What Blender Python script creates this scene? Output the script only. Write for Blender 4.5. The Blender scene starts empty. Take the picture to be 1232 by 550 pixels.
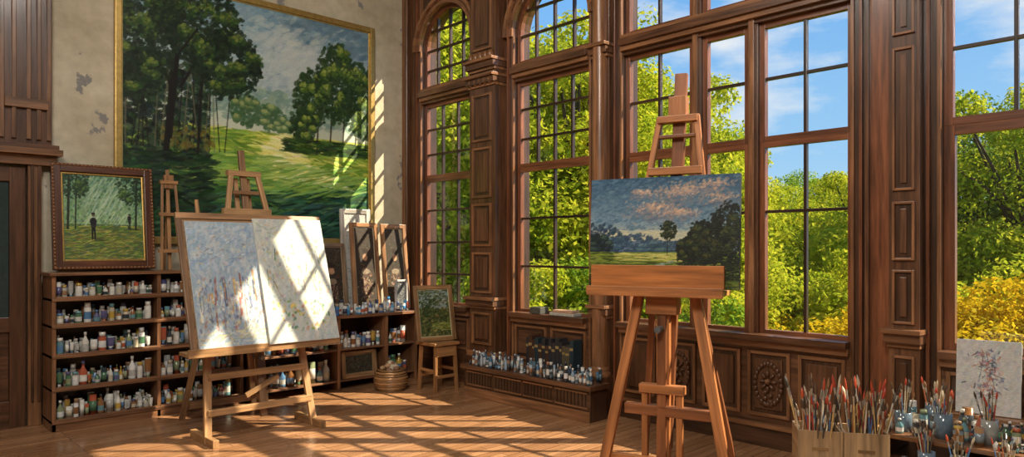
import bpy, math, random
import numpy as np
from mathutils import Vector, Matrix, Quaternion
random.seed(7); rng=np.random.default_rng(7)
scene=bpy.context.scene
XW=4.98; YB=7.0; ZC=5.0
# ------------------------------------------------------------------ node helpers
def new_mat(name):
    m=bpy.data.materials.new(name); m.use_nodes=True
    nt=m.node_tree; nt.nodes.clear()
    out=nt.nodes.new('ShaderNodeOutputMaterial')
    return m,nt,out
def nd(nt,t,**kw):
    n=nt.nodes.new(t)
    for k,v in kw.items(): setattr(n,k,v)
    return n
def mixc(nt,a,b,fac,mode='MIX'):
    n=nt.nodes.new('ShaderNodeMix'); n.data_type='RGBA'; n.blend_type=mode
    for sock,val in ((n.inputs[0],fac),(n.inputs[6],a),(n.inputs[7],b)):
        if hasattr(val,'is_output'): nt.links.new(val,sock)
        elif isinstance(val,(int,float)): sock.default_value=val
        else: sock.default_value=(*val,1)
    return n.outputs[2]
def ramp(nt,fac,stops):
    r=nt.nodes.new('ShaderNodeValToRGB'); e=r.color_ramp.elements
    e[0].position=stops[0][0]; e[0].color=(*stops[0][1],1)
    e[1].position=stops[-1][0]; e[1].color=(*stops[-1][1],1)
    for p,c in stops[1:-1]:
        q=e.new(p); q.color=(*c,1)
    nt.links.new(fac,r.inputs[0]); return r.outputs[0]
def noise(nt,vec,scale,detail=4,rough=.55):
    n=nt.nodes.new('ShaderNodeTexNoise'); n.inputs['Scale'].default_value=scale
    n.inputs['Detail'].default_value=detail; n.inputs['Roughness'].default_value=rough
    if vec is not None: nt.links.new(vec,n.inputs['Vector'])
    return n.outputs['Fac']
def mapping(nt,vec,scale=(1,1,1)):
    m=nt.nodes.new('ShaderNodeMapping'); m.inputs['Scale'].default_value=scale
    nt.links.new(vec,m.inputs['Vector']); return m.outputs[0]
def bump(nt,h,strength,dist):
    b=nt.nodes.new('ShaderNodeBump'); b.inputs['Strength'].default_value=strength
    b.inputs['Distance'].default_value=dist; nt.links.new(h,b.inputs['Height']); return b.outputs[0]
def bsdf(nt,out,color,rough=.5,spec=.5,normal=None,coat=0,metal=0):
    p=nt.nodes.new('ShaderNodeBsdfPrincipled')
    if hasattr(color,'is_output'): nt.links.new(color,p.inputs['Base Color'])
    else: p.inputs['Base Color'].default_value=(*color,1)
    if hasattr(rough,'is_output'): nt.links.new(rough,p.inputs['Roughness'])
    else: p.inputs['Roughness'].default_value=rough
    p.inputs['Specular IOR Level'].default_value=spec
    p.inputs['Coat Weight'].default_value=coat; p.inputs['Metallic'].default_value=metal
    p.inputs['Coat Roughness'].default_value=.12
    if normal is not None: nt.links.new(normal,p.inputs['Normal'])
    nt.links.new(p.outputs[0],out.inputs[0]); return p
def mat_wood(name,rough=.34,coat=.25,contrast=1.0):
    m,nt,out=new_mat(name)
    a=nd(nt,'ShaderNodeAttribute',attribute_name='Col').outputs['Color']
    uv=nd(nt,'ShaderNodeTexCoord').outputs['UV']
    g=noise(nt,mapping(nt,uv,(38,2.2,1)),1.0,5,.6)
    g2=noise(nt,mapping(nt,uv,(7,1.0,1)),1.0,3)
    lo=1-.65*contrast
    c=ramp(nt,g,[(.3,(lo,lo,lo)),(.7,(1.3,1.26,1.2))])
    c2=ramp(nt,g2,[(.3,(.58,.54,.50)),(.7,(1.28,1.28,1.28))])
    col=mixc(nt,a,c,1.0,'MULTIPLY'); col=mixc(nt,col,c2,1.0,'MULTIPLY')
    bsdf(nt,out,col,rough,.5,bump(nt,g,.25,.003),coat)
    return m
def mat_col(name,rough=.4,spec=.5,metal=0,coat=0):
    m,nt,out=new_mat(name)
    a=nd(nt,'ShaderNodeAttribute',attribute_name='Col').outputs['Color']
    tc=nd(nt,'ShaderNodeTexCoord').outputs['Object']
    g=noise(nt,tc,35,3)
    col=mixc(nt,a,ramp(nt,g,[(.3,(.8,.8,.8)),(.7,(1.1,1.1,1.1))]),1.0,'MULTIPLY')
    bsdf(nt,out,col,rough,spec,None,coat,metal)
    return m
def mat_canvas(name):
    m,nt,out=new_mat(name)
    a=nd(nt,'ShaderNodeAttribute',attribute_name='Col').outputs['Color']
    tc=nd(nt,'ShaderNodeTexCoord').outputs['Object']
    g=noise(nt,mapping(nt,tc,(60,60,140)),1.0,4)
    bw=nd(nt,'ShaderNodeRGBToBW'); nt.links.new(a,bw.inputs[0])
    ad=nd(nt,'ShaderNodeMath',operation='ADD'); nt.links.new(g,ad.inputs[0]); nt.links.new(bw.outputs[0],ad.inputs[1])
    col=mixc(nt,a,ramp(nt,g,[(.3,(.86,.86,.86)),(.7,(1.14,1.14,1.14))]),1.0,'MULTIPLY')
    bsdf(nt,out,col,.5,.3,bump(nt,ad.outputs[0],.35,.005))
    return m
WOOD=mat_wood('varnished_wood'); WOODR=mat_wood('raw_wood',.45,0.08,.75)
PAINT=mat_col('painted_surface',.35); GILT=mat_col('gilt',.35,.5,.75); CANV=mat_canvas('oil_paint')
GLOSS=mat_col('glossy_ware',.12,.6,0,.4)
def mat_glass():
    m,nt,out=new_mat('window_glass')
    t=nd(nt,'ShaderNodeBsdfTransparent'); t.inputs[0].default_value=(.97,.98,.98,1)
    g=nd(nt,'ShaderNodeBsdfGlossy'); g.inputs['Roughness'].default_value=.02
    mx=nd(nt,'ShaderNodeMixShader'); mx.inputs[0].default_value=.03
    nt.links.new(t.outputs[0],mx.inputs[1]); nt.links.new(g.outputs[0],mx.inputs[2]); nt.links.new(mx.outputs[0],out.inputs[0])
    return m
GLASS=mat_glass()
def mat_plaster():
    m,nt,out=new_mat('old_plaster')
    tc=nd(nt,'ShaderNodeTexCoord').outputs['Object']
    a=noise(nt,tc,1.3,6,.6); b=noise(nt,tc,9,5); p=noise(nt,mapping(nt,tc,(1.6,1.6,1.1)),1.7,8,.62)
    c=ramp(nt,a,[(.3,(.44,.37,.26)),(.55,(.57,.50,.37)),(.75,(.66,.60,.48))])
    c=mixc(nt,c,ramp(nt,b,[(.3,(.82,.82,.82)),(.7,(1.05,1.05,1.05))]),1.0,'MULTIPLY')
    pm=ramp(nt,p,[(.595,(0,0,0)),(.61,(1,1,1))])
    c=mixc(nt,c,(.24,.23,.22),pm)
    bsdf(nt,out,c,.85,.2,bump(nt,b,.2,.01)); return m
def mat_floor():
    m,nt,out=new_mat('oak_floorboards')
    tc=nd(nt,'ShaderNodeTexCoord').outputs['Object']
    br=nd(nt,'ShaderNodeTexBrick'); nt.links.new(tc,br.inputs['Vector'])
    br.offset=.37; br.offset_frequency=3
    for k,v in (('Scale',1),('Brick Width',1.3),('Row Height',.075),('Mortar Size',.0022),('Mortar Smooth',.2),('Bias',0)): br.inputs[k].default_value=v
    br.inputs['Color1'].default_value=(.44,.235,.12,1); br.inputs['Color2'].default_value=(.30,.148,.07,1); br.inputs['Mortar'].default_value=(.05,.02,.01,1)
    g=noise(nt,mapping(nt,tc,(2.5,45,1)),1.0,5)
    c=mixc(nt,br.outputs['Color'],ramp(nt,g,[(.3,(.7,.68,.64)),(.7,(1.2,1.18,1.15))]),1.0,'MULTIPLY')
    w=noise(nt,tc,2.2,5)
    rg=nd(nt,'ShaderNodeMapRange'); rg.inputs[1].default_value=.3; rg.inputs[2].default_value=.7; rg.inputs[3].default_value=.14; rg.inputs[4].default_value=.34
    nt.links.new(w,rg.inputs[0])
    bsdf(nt,out,c,rg.outputs[0],.6,bump(nt,br.outputs['Fac'],-.3,.002)); return m
def mat_simple(name,c1,c2,scale,rough):
    m,nt,out=new_mat(name)
    tc=nd(nt,'ShaderNodeTexCoord').outputs['Object']
    bsdf(nt,out,ramp(nt,noise(nt,tc,scale,6),[(.3,c1),(.7,c2)]),rough,.3); return m
PLASTER=mat_plaster(); FLOOR=mat_floor()
def mat_leaf(name,stops,trans=.5):
    m,nt,out=new_mat(name)
    geo=nd(nt,'ShaderNodeNewGeometry')
    n=noise(nt,geo.outputs['Position'],.9,3)
    mr=nd(nt,'ShaderNodeMath',operation='MULTIPLY_ADD'); mr.inputs[1].default_value=.5; nt.links.new(geo.outputs['Random Per Island'],mr.inputs[0])
    m2=nd(nt,'ShaderNodeMath',operation='MULTIPLY_ADD'); m2.inputs[1].default_value=1.1; m2.inputs[2].default_value=-.22; nt.links.new(n,m2.inputs[0])
    nt.links.new(m2.outputs[0],mr.inputs[2])
    c=ramp(nt,mr.outputs[0],[(q,tuple(LK*v for v in cc)) for q,cc in stops])
    d=nd(nt,'ShaderNodeBsdfDiffuse'); t=nd(nt,'ShaderNodeBsdfTranslucent')
    nt.links.new(c,d.inputs[0]); nt.links.new(c,t.inputs[0])
    mx=nd(nt,'ShaderNodeMixShader'); mx.inputs[0].default_value=trans
    nt.links.new(d.outputs[0],mx.inputs[1]); nt.links.new(t.outputs[0],mx.inputs[2]); nt.links.new(mx.outputs[0],out.inputs[0])
    return m
LK=.66
# ------------------------------------------------------------------ mesh builder
class B:
    def __init__(s): s.v=[];s.f=[];s.c=[];s.m=[];s.uv=[];s.s=[]
    def add(s,vs,fs,uvs,col,mat=0,smooth=False):
        o=len(s.v); s.v+= [tuple(v) for v in vs]
        for i,f in enumerate(fs):
            s.f.append([o+k for k in f]); s.c.append(col); s.m.append(mat); s.s.append(smooth)
            s.uv.append(uvs[i] if uvs else [(0,0)]*len(f))
    def box(s,c,size,col=(.3,.3,.3),mat=0,R=None):
        h=[q/2 for q in size]; L=max(range(3),key=lambda i:size[i])
        ov=(random.random()*9,random.random()*9)
        pts=[(sx*h[0],sy*h[1],sz*h[2]) for sx in(-1,1) for sy in(-1,1) for sz in(-1,1)]
        fs=[(0,1,3,2),(4,6,7,5),(0,4,5,1),(2,3,7,6),(0,2,6,4),(1,5,7,3)]
        ax=[0,0,1,1,2,2]; uvs=[]
        for f,n in zip(fs,ax):
            if n!=L: vi=L; ui=[k for k in range(3) if k not in(n,L)][0]
            else: ui,vi=[k for k in range(3) if k!=n]
            uvs.append([(pts[k][ui]+ov[0],pts[k][vi]+ov[1]) for k in f])
        C=Vector(c)
        vs=[C+(R@Vector(p) if R is not None else Vector(p)) for p in pts]
        s.add(vs,fs,uvs,col,mat)
    def bb(s,x0,x1,y0,y1,z0,z1,col,mat=0):
        s.box(((x0+x1)/2,(y0+y1)/2,(z0+z1)/2),(abs(x1-x0),abs(y1-y0),abs(z1-z0)),col,mat)
    def bar(s,p0,p1,w,d,col,mat=0,side=(1,0,0)):
        p0=Vector(p0);p1=Vector(p1);a=(p1-p0);l=a.length;a.normalize()
        x=Vector(side);x=(x-a*x.dot(a))
        if x.length<1e-3: x=Vector((0,1,0))-a*a.y
        x.normalize();y=a.cross(x)
        R=Matrix((x,y,a)).transposed()
        s.box((p0+p1)/2,(w,d,l),col,mat,R)
    def cyl(s,p0,p1,r0,r1,col,mat=0,n=8,caps=True,smooth=True):
        p0=Vector(p0);p1=Vector(p1);a=(p1-p0);l=a.length;a.normalize()
        x=a.orthogonal().normalized();y=a.cross(x);vs=[];ov=random.random()*9
        for p,r in((p0,r0),(p1,r1)):
            for i in range(n):
                t=2*math.pi*i/n; vs.append(p+x*(math.cos(t)*r)+y*(math.sin(t)*r))
        fs=[];uvs=[]
        for i in range(n):
            j=(i+1)%n; fs.append((i,j,n+j,n+i)); u0=i/n*6.28*r0;u1=(i+1)/n*6.28*r0
            uvs.append([(u0+ov,0),(u1+ov,0),(u1+ov,l),(u0+ov,l)])
        s.add(vs,fs,uvs,col,mat,smooth)
        if caps: 
            s.add([vs[i] for i in range(n)],[tuple(range(n-1,-1,-1))],None,col,mat)
            s.add([vs[n+i] for i in range(n)],[tuple(range(n))],None,col,mat)
    def lathe(s,c,prof,cols,mat=0,n=12,smooth=True,sx=1,sy=1,R=None):
        c=Vector(c);vs=[]
        for r,z in prof:
            for i in range(n):
                t=2*math.pi*i/n; v=Vector((math.cos(t)*r*sx,math.sin(t)*r*sy,z))
                if R is not None: v=R@v
                vs.append(c+v)
        for k in range(len(prof)-1):
            col=cols[min(k,len(cols)-1)] if isinstance(cols,list) else cols
            fs=[(k*n+i,k*n+(i+1)%n,(k+1)*n+(i+1)%n,(k+1)*n+i) for i in range(n)]
            if k==0: s.add(vs,fs,None,col,mat,smooth); o=len(s.v)-len(vs)
            else:
                for f in fs:
                    s.f.append([o+q for q in f]);s.c.append(col);s.m.append(mat);s.s.append(smooth);s.uv.append([(0,0)]*4)
    def ell(s,c,rad,col,mat=0,n=10,m=6,R=None):
        prof=[(max(1e-4,math.sin(math.pi*k/m)),-math.cos(math.pi*k/m)) for k in range(m+1)]
        S=Matrix.Diagonal(Vector(rad)); RR=(R@S) if R is not None else S
        s.lathe(c,prof,col,mat,n,True,1,1,RR)
    def build(s,name,mats,M=None,bevel=0,parent=None):
        me=bpy.data.meshes.new(name); me.from_pydata(s.v,[],s.f)
        for m in mats: me.materials.append(m)
        me.polygons.foreach_set('material_index',s.m); me.polygons.foreach_set('use_smooth',s.s)
        cnt=[len(f) for f in s.f]
        cols=np.repeat(np.array([(*c,1) for c in s.c],dtype=np.float32),cnt,axis=0)
        ca=me.color_attributes.new('Col','FLOAT_COLOR','CORNER'); ca.data.foreach_set('color',cols.ravel())
        uv=me.uv_layers.new(name='UVMap'); flat=np.array([q for f in s.uv for q in f],dtype=np.float32); uv.data.foreach_set('uv',flat.ravel())
        me.update(); ob=bpy.data.objects.new(name,me); scene.collection.objects.link(ob)
        if M is not None: ob.matrix_world=M
        if bevel:
            md=ob.modifiers.new('bevel','BEVEL'); md.width=bevel; md.segments=2; md.limit_method='ANGLE'; md.angle_limit=math.radians(50); md.use_clamp_overlap=True
        if parent is not None: ob.parent=parent
        return ob
def empty(name,M=None):
    e=bpy.data.objects.new(name,None); e.empty_display_size=.1; scene.collection.objects.link(e)
    if M is not None: e.matrix_world=M
    return e
def TR(x,y,z,rz=0): return Matrix.Translation((x,y,z))@Matrix.Rotation(rz,4,'Z')
# ------------------------------------------------------------------ numpy painter
class P:
    def __init__(s,w,h,bg):
        s.w=w;s.h=h;s.im=np.zeros((h,w,3))+np.array(bg)
    def grad(s,y0,c0,y1,c1):
        ys=np.linspace(0,1,s.h); t=np.clip((ys-y0)/(y1-y0),0,1)[:,None,None]
        msk=((ys>=y0)&(ys<=y1))[:,None,None]
        s.im=np.where(msk,np.array(c0)*(1-t)+np.array(c1)*t,s.im)
    def dab(s,x,y,rx,ry,ang,col,al=.85):
        cx=x*s.w;cy=y*s.h;a=rx*s.w;b=ry*s.w;R=max(a,b)+1
        x0=int(max(0,cx-R));x1=int(min(s.w,cx+R+1));y0=int(max(0,cy-R));y1=int(min(s.h,cy+R+1))
        if x1<=x0 or y1<=y0: return
        X,Y=np.meshgrid(np.arange(x0,x1)-cx,np.arange(y0,y1)-cy)
        c=math.cos(ang);q=math.sin(ang);U=X*c+Y*q;V=-X*q+Y*c
        d=(U/a)**2+(V/b)**2
        m=np.clip((1.15-d)*3,0,1)*al
        m=(m*(.8+.2*np.sin(V*2.3+cx)))[...,None]
        s.im[y0:y1,x0:x1]=s.im[y0:y1,x0:x1]*(1-m)+np.array(col)*m
    def sc(s,n,xr,yr,rx,ry,ang,cols,al=.85,jit=.05,shape=None,aj=.4):
        for _ in range(n):
            if shape=='e':
                t=rng.random()*6.283;r=math.sqrt(rng.random())*rng.uniform(.85,1.1)
                x=(xr[0]+xr[1])/2+math.cos(t)*r*(xr[1]-xr[0])/2; y=(yr[0]+yr[1])/2+math.sin(t)*r*(yr[1]-yr[0])/2
            elif shape=='g':
                x=(xr[0]+xr[1])/2+rng.normal()*(xr[1]-xr[0])/4; y=(yr[0]+yr[1])/2+rng.normal()*(yr[1]-yr[0])/4
            else: x=rng.uniform(*xr);y=rng.uniform(*yr)
            c=np.array(cols[rng.integers(len(cols))])+rng.normal(0,jit)+rng.normal(0,jit*.4,3)
            k=rng.uniform(.5,1.3)
            s.dab(x,y,rx*k,ry*k,ang+rng.normal(0,aj),np.clip(c,0,1),al)
    def tree(s,xa,xb,ya,yb,n,rx,ry,dark,mid,light,lum=(-.5,.5)):
        # crown of overlapping lobes: each lobe shaded dark underside -> lit top-left strokes
        cx=(xa+xb)/2;cy=(ya+yb)/2;w=(xb-xa)/2;h=(yb-ya)/2
        s.sc(n,(xa,xb),(ya,yb),rx*1.2,ry*1.2,.5,dark,.9,.03,shape='e')
        L=max(6,n//60)
        lobes=[]
        for k in range(L):
            t=rng.random()*6.283; r=math.sqrt(rng.random())*.85
            lobes.append((cx+math.cos(t)*r*w,cy+math.sin(t)*r*h,w*rng.uniform(.18,.34),h*rng.uniform(.14,.26)))
        lobes.sort(key=lambda q:q[1])
        for (lx,ly,lw,lh) in lobes:
            s.sc(24,(lx-lw,lx+lw),(ly-lh,ly+lh*.4),rx,ry,.5,dark,.8,.03,shape='e')
            s.sc(34,(lx-lw,lx+lw),(ly-lh*.4,ly+lh),rx,ry,.5,mid,.8,.03,shape='e')
            s.sc(18,(lx-lw*.8,lx+lw*.5),(ly+lh*.1,ly+lh*1.1),rx*.8,ry*.8,.5,light,.8,.03,shape='e')
    def line(s,x0,y0,x1,y1,w,col,n=30):
        for k in range(n+1):
            t=k/n; s.dab(x0+(x1-x0)*t,y0+(y1-y0)*t,w,w,0,col,.9)
    def obj(s,name,origin,ex,ey,parent=None,M=None):
        o=np.array(origin);ex=np.array(ex);ey=np.array(ey);w,h=s.w,s.h
        U,V=np.meshgrid(np.linspace(0,1,w),np.linspace(0,1,h))
        co=o+U[...,None]*ex+V[...,None]*ey
        idx=np.arange(w*h).reshape(h,w)
        f=np.stack([idx[:-1,:-1],idx[:-1,1:],idx[1:,1:],idx[1:,:-1]],-1).reshape(-1,4)
        me=bpy.data.meshes.new(name); me.from_pydata(co.reshape(-1,3).tolist(),[],f.tolist())
        lin=np.clip(s.im,0,1); lin=np.where(lin<.04045,lin/12.92,((lin+.055)/1.055)**2.4)
        col=np.ones((w*h,4),dtype=np.float32); col[:,:3]=lin.reshape(-1,3)
        ca=me.color_attributes.new('Col','FLOAT_COLOR','POINT'); ca.data.foreach_set('color',col.ravel())
        me.materials.append(CANV); ob=bpy.data.objects.new(name,me); scene.collection.objects.link(ob)
        if M is not None: ob.matrix_world=M
        if parent is not None: ob.parent=parent
        return ob
# ------------------------------------------------------------------ ROOM
def plane(name,vs,mat):
    me=bpy.data.meshes.new(name); me.from_pydata(vs,[],[tuple(range(len(vs)))]); me.materials.append(mat)
    o=bpy.data.objects.new(name,me); scene.collection.objects.link(o); return o
XL=-2.6; YF=-3.2
def slab(name,x0,x1,y0,y1,z0,z1,mat,col=(.5,.5,.5)):
    b=B(); b.bb(x0,x1,y0,y1,z0,z1,col); return b.build(name,[mat])
slab('floor',XL,XW+.3,YF,YB+.2,-.12,0,FLOOR)
slab('ceiling',XL,XW+.3,YF,YB+.2,ZC,ZC+.12,PLASTER)
slab('wall_north',XL,XW+.3,YB,YB+.2,0,ZC,PLASTER)
slab('wall_west',XL-.2,XL,YF,YB,0,ZC,PLASTER)
slab('wall_south',XL,XW+.3,YF-.2,YF,0,ZC,PLASTER)
# window wall
WN=(.085,.040,.022); WM=(.15,.068,.034); WL=(.30,.14,.065); WR=(.23,.082,.036); WD=(.045,.022,.014)
W1=(5.80,6.70);W2=(4.15,5.14);W3=(1.86,3.78);W4=(-.9,1.32)
ZS=.81; TH=.2
b=B()
for y0,y1 in((W1[1],YB),(W2[1],W1[0]),(W3[1],W2[0]),(W4[1],W3[0]),(YF,W4[0])):
    b.bb(XW,XW+TH,y0,y1,0,ZC,WN)
for w in(W1,W2,W3,W4): b.bb(XW,XW+TH,w[0],w[1],0,ZS-.03,WN)
b.bb(XW,XW+TH,W3[0],W3[1],4.65,ZC,WN); b.bb(XW,XW+TH,W4[0],W4[1],4.65,ZC,WN)
def arch(b,y0,y1,zs,zt,n=20):
    r=(y1-y0)/2;cy=(y0+y1)/2
    A=[(cy-r*math.cos(math.pi*i/n),zs+r*math.sin(math.pi*i/n)) for i in range(n+1)]
    for i in range(n):
        (a0,h0),(a1,h1)=A[i],A[i+1]
        for x,fl in((XW,0),(XW+TH,1)):
            vs=[(x,a0,h0),(x,a1,h1),(x,a1,zt),(x,a0,zt)]
            b.add(vs,[(0,1,2,3)] if fl else [(3,2,1,0)],[[(v[1],v[2]) for v in vs]],WN)
        b.add([(XW,a0,h0),(XW+TH,a0,h0),(XW+TH,a1,h1),(XW,a1,h1)],[(0,1,2,3)],[[(0,i*.1),(.3,i*.1),(.3,i*.1+.1),(0,i*.1+.1)]],WM)
    return A
A1=arch(b,*W1,3.76,ZC); A2=arch(b,*W2,3.60,ZC)
b.build('wall_east',[WOOD])
# window sashes
GX=5.035
def sash(b,y0,y1,z0,z1,cols,rows,fr=.042,mt=.022,x=GX,col=WR):
    b.bb(x-.025,x+.025,y0,y0+fr,z0,z1,col); b.bb(x-.025,x+.025,y1-fr,y1,z0,z1,col)
    b.bb(x-.0245,x+.0245,y0+fr,y1-fr,z0,z0+fr,col); b.bb(x-.0245,x+.0245,y0+fr,y1-fr,z1-fr,z1,col)
    for i in range(1,cols):
        y=y0+fr+(y1-y0-2*fr)*i/cols; b.bb(x-.018,x+.018,y-mt/2,y+mt/2,z0+fr,z1-fr,WD)
    for z in rows: b.bb(x-.016,x+.016,y0+fr,y1-fr,z-mt/2,z+mt/2,WD)
    b.bb(x-.002,x+.002,y0+fr*.5,y1-fr*.5,z0+fr*.5,z1-fr*.5,(1,1,1),1)
def transom(b,y0,y1,z=3.14):
    b.bb(XW-.02,XW+.12,y0,y1,z,z+.17,WM)
    b.bb(XW-.06,XW,y0,y1,z+.03,z+.07,WL); b.bb(XW-.09,XW,y0,y1,z+.07,z+.13,WM); b.bb(XW-.05,XW,y0,y1,z+.13,z+.17,WL)
def archwin(b,w,A,zs,cols,rows,z0=3.31):
    y0,y1=w;cy=(y0+y1)/2;r=(y1-y0)/2;fr=.042
    for i in range(len(A)-1):
        b.bar((GX,A[i][0],A[i][1]),(GX,A[i+1][0],A[i+1][1]),.05,.08,WR)
        f=lambda q,k:(cy+(q[0]-cy)*k,zs+(q[1]-zs)*k)
        for k,wd,xx in((1.05,.045,XW-.03),(1.20,.045,XW-.05),(1.125,.09,XW-.02)):
            q0=f(A[i],k);q1=f(A[i+1],k)
            if max(q0[0],q1[0])<YB-.03: b.bar((xx,q0[0],q0[1]),(xx,q1[0],q1[1]),.05,wd,WL if wd<.06 else WM)
    b.bb(GX-.024,GX+.024,y0,y0+fr,z0,zs,WR);b.bb(GX-.024,GX+.024,y1-fr,y1,z0,zs,WR);b.bb(GX-.024,GX+.024,y0+fr,y1-fr,z0,z0+fr,WR)
    for i in range(1,cols):
        y=y0+(y1-y0)*i/cols; h=zs+math.sqrt(max(0,r*r-(y-cy)**2)); b.bb(GX-.018,GX+.018,y-.011,y+.011,z0+fr,h,WD)
    for z in rows:
        hw=r if z<=zs else math.sqrt(max(0,r*r-(z-zs)**2)); b.bb(GX-.016,GX+.016,cy-hw,cy+hw,z-.011,z+.011,WD)
    vs=[(GX,y0,z0)]+[(GX,a,h) for a,h in A]+[(GX,y1,z0)]
    b.add(vs,[tuple(range(len(vs)))],None,(1,1,1),1)
def sill(b,y0,y1):
    b.bb(XW-.12,XW+.2,y0-.0,y1+.0,ZS-.03,ZS+.015,WM); b.bb(XW-.08,XW,y0,y1,ZS-.08,ZS-.03,WL)
b=B(); sill(b,*W1); sash(b,*W1,ZS,2.27,3,[1.17,1.53,1.90]); sash(b,*W1,2.27,3.14,3,[2.55,2.84]); transom(b,*W1); archwin(b,W1,A1,3.76,4,[3.53,3.76,3.98]); b.build('window_1',[WOOD,GLASS],bevel=.003)
b=B(); sill(b,*W2); sash(b,*W2,ZS,2.27,2,[1.28,1.76]); sash(b,*W2,2.27,3.14,4,[2.56,2.86]); transom(b,*W2); archwin(b,W2,A2,3.60,4,[3.60,3.85]); b.build('window_2',[WOOD,GLASS],bevel=.003)
b=B(); sill(b,*W3); transom(b,*W3)
for y0,y1,c in((3.10,3.78,2),(2.62,3.02,1),(1.86,2.54,2)):
    sash(b,y0,y1,ZS,2.25,c,[1.73]); sash(b,y0,y1,2.25,3.14,c,[2.72]); sash(b,y0,y1,3.31,4.65,c,[3.85])
for y in(3.06,2.58):
    b.bb(XW+.0,XW+.12,y-.04,y+.04,ZS,4.65,WM); b.bb(XW-.03,XW+.0,y-.022,y+.022,ZS,4.65,WL)
b.build('window_3',[WOOD,GLASS],bevel=.003)
b=B(); sill(b,*W4); transom(b,*W4)
for y0,y1 in((.25,1.32),(-.9,.17)):
    sash(b,y0,y1,ZS,2.22,1,[],.06); sash(b,y0,y1,2.22,3.14,3,[2.7],.05); sash(b,y0,y1,3.31,4.65,3,[3.85])
b.bb(XW,XW+.12,.17,.25,ZS,4.65,WM)
b.build('window_4',[WOOD,GLASS],bevel=.003)
def panel(b,y0,y1,z0,z1,x,fc=WL,pc=WM,w=.025):
    for a in((y0,y0+w,z0,z1),(y1-w,y1,z0,z1),(y0+w,y1-w,z0,z0+w),(y0+w,y1-w,z1-w,z1)): b.bb(x-.018,x+.002,*a,fc)
    b.bb(x-.003,x+.002,y0+w,y1-w,z0+w,z1-w,WN)
    g=w+.03
    if y1-y0>2*g+.03 and z1-z0>2*g+.03: b.bb(x-.014,x-.002,y0+g,y1-g,z0+g,z1-g,pc)
def casing(b,y,d,z0=0,z1=ZC):
    for o0,o1,p,c in((0,.022,.035,WL),(.022,.06,.02,WN),(.06,.08,.05,WR),(.08,.10,.03,WD)):
        a,e=sorted((y+d*o0,y+d*o1)); b.bb(XW-p,XW+.002,a,e,z0,z1,c)
def cap(b,y0,y1,z,p):
    for k,(h0,h1,q) in enumerate(((0,.03,.02),(.03,.09,.05),(.09,.12,.08))): b.bb(XW-p-q,XW,y0-q*.3,y1+q*.3,z+h0,z+h1,(WL,WM,WL)[k])
# pilaster between w1/w2
b=B(); y0,y1=W2[1],W1[0]; casing(b,y0,1); casing(b,y1,-1)
pa,pb=y0+.13,y1-.13
b.bb(XW-.16,XW,pa,pb,0,ZC,WM); b.bb(XW-.21,XW,pa-.03,pb+.03,0,.34,WN); b.bb(XW-.19,XW,pa-.02,pb+.02,.34,.40,WL)
for z0,z1 in((.47,.80),(1.0,1.42),(1.48,1.92),(1.98,2.5),(2.56,3.05),(3.5,4.1),(4.2,4.7)):
    panel(b,pa+.05,pb-.05,z0,z1,XW-.16)
for z in(.84,3.12,3.28,4.12): cap(b,pa,pb,z,.16)
for z in(3.2,3.45): 
    for k in range(5): b.ell((XW-.18,pa+.05+k*(pb-pa-.1)/4,z-.02),(.035,.03,.05),WL)
for k in range(9):
    b.ell((XW-.19,(pa+pb)/2+.09*math.sin(k*1.4),4.2+.05*k),(.04,.05,.045),WL)
b.build('pilaster',[WOOD],bevel=.004)
b=B(); y0,y1=W3[1],W2[0]; casing(b,y0,1); casing(b,y1,-1)
b.bb(XW-.08,XW,y0+.10,y1-.10,0,ZC,WM)
b.cyl((XW-.10,(y0+y1)/2,.42),(XW-.10,(y0+y1)/2,4.3),.075,.065,WL,0,20)
b.bb(XW-.2,XW,y0+.08,y1-.08,0,.34,WM); b.lathe((XW-.10,(y0+y1)/2,.34),[(.10,0),(.10,.02),(.085,.04),(.09,.06),(.076,.08)],WL,0,20)
for z in(.84,3.14): cap(b,y0+.1,y1-.1,z,.1)
b.build('pilaster',[WOOD],bevel=.004)
b=B(); y0,y1=W4[1],W3[0]; casing(b,y1,-1); casing(b,y0,1)
b.bb(XW-.03,XW,y1-.27,y1-.10,0,ZC,WR); b.bb(XW-.06,XW,y1-.125,y1-.10,0,ZC,WM)
pa,pb=y0+.09,y1-.27
b.bb(XW-.13,XW,pa,pb,0,ZC,WM); b.bb(XW-.17,XW,pa-.02,pb+.02,0,.3,WN)
for z0,z1 in((.36,.78),(.98,1.32),(1.38,1.75),(1.82,2.72),(2.8,3.1),(3.4,4.3)):
    panel(b,pa+.025,pb-.025,z0,z1,XW-.13,WL,WM,.016)
for z in(.83,3.14): cap(b,pa,pb,z,.13)
b.build('pilaster',[WOOD],bevel=.004)
b=B(); casing(b,W1[1],1); b.bb(XW-.05,XW,W1[1]+.10,YB-.09,0,ZC,WM); b.bb(XW-.09,XW,YB-.09,YB-.001,0,ZC,WL); b.cyl((XW-.09,YB-.10,0),(XW-.09,YB-.10,ZC),.022,.022,WM,0,12)
casing(b,W4[0],-1); b.build('trim_1',[WOOD],bevel=.003)
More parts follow.
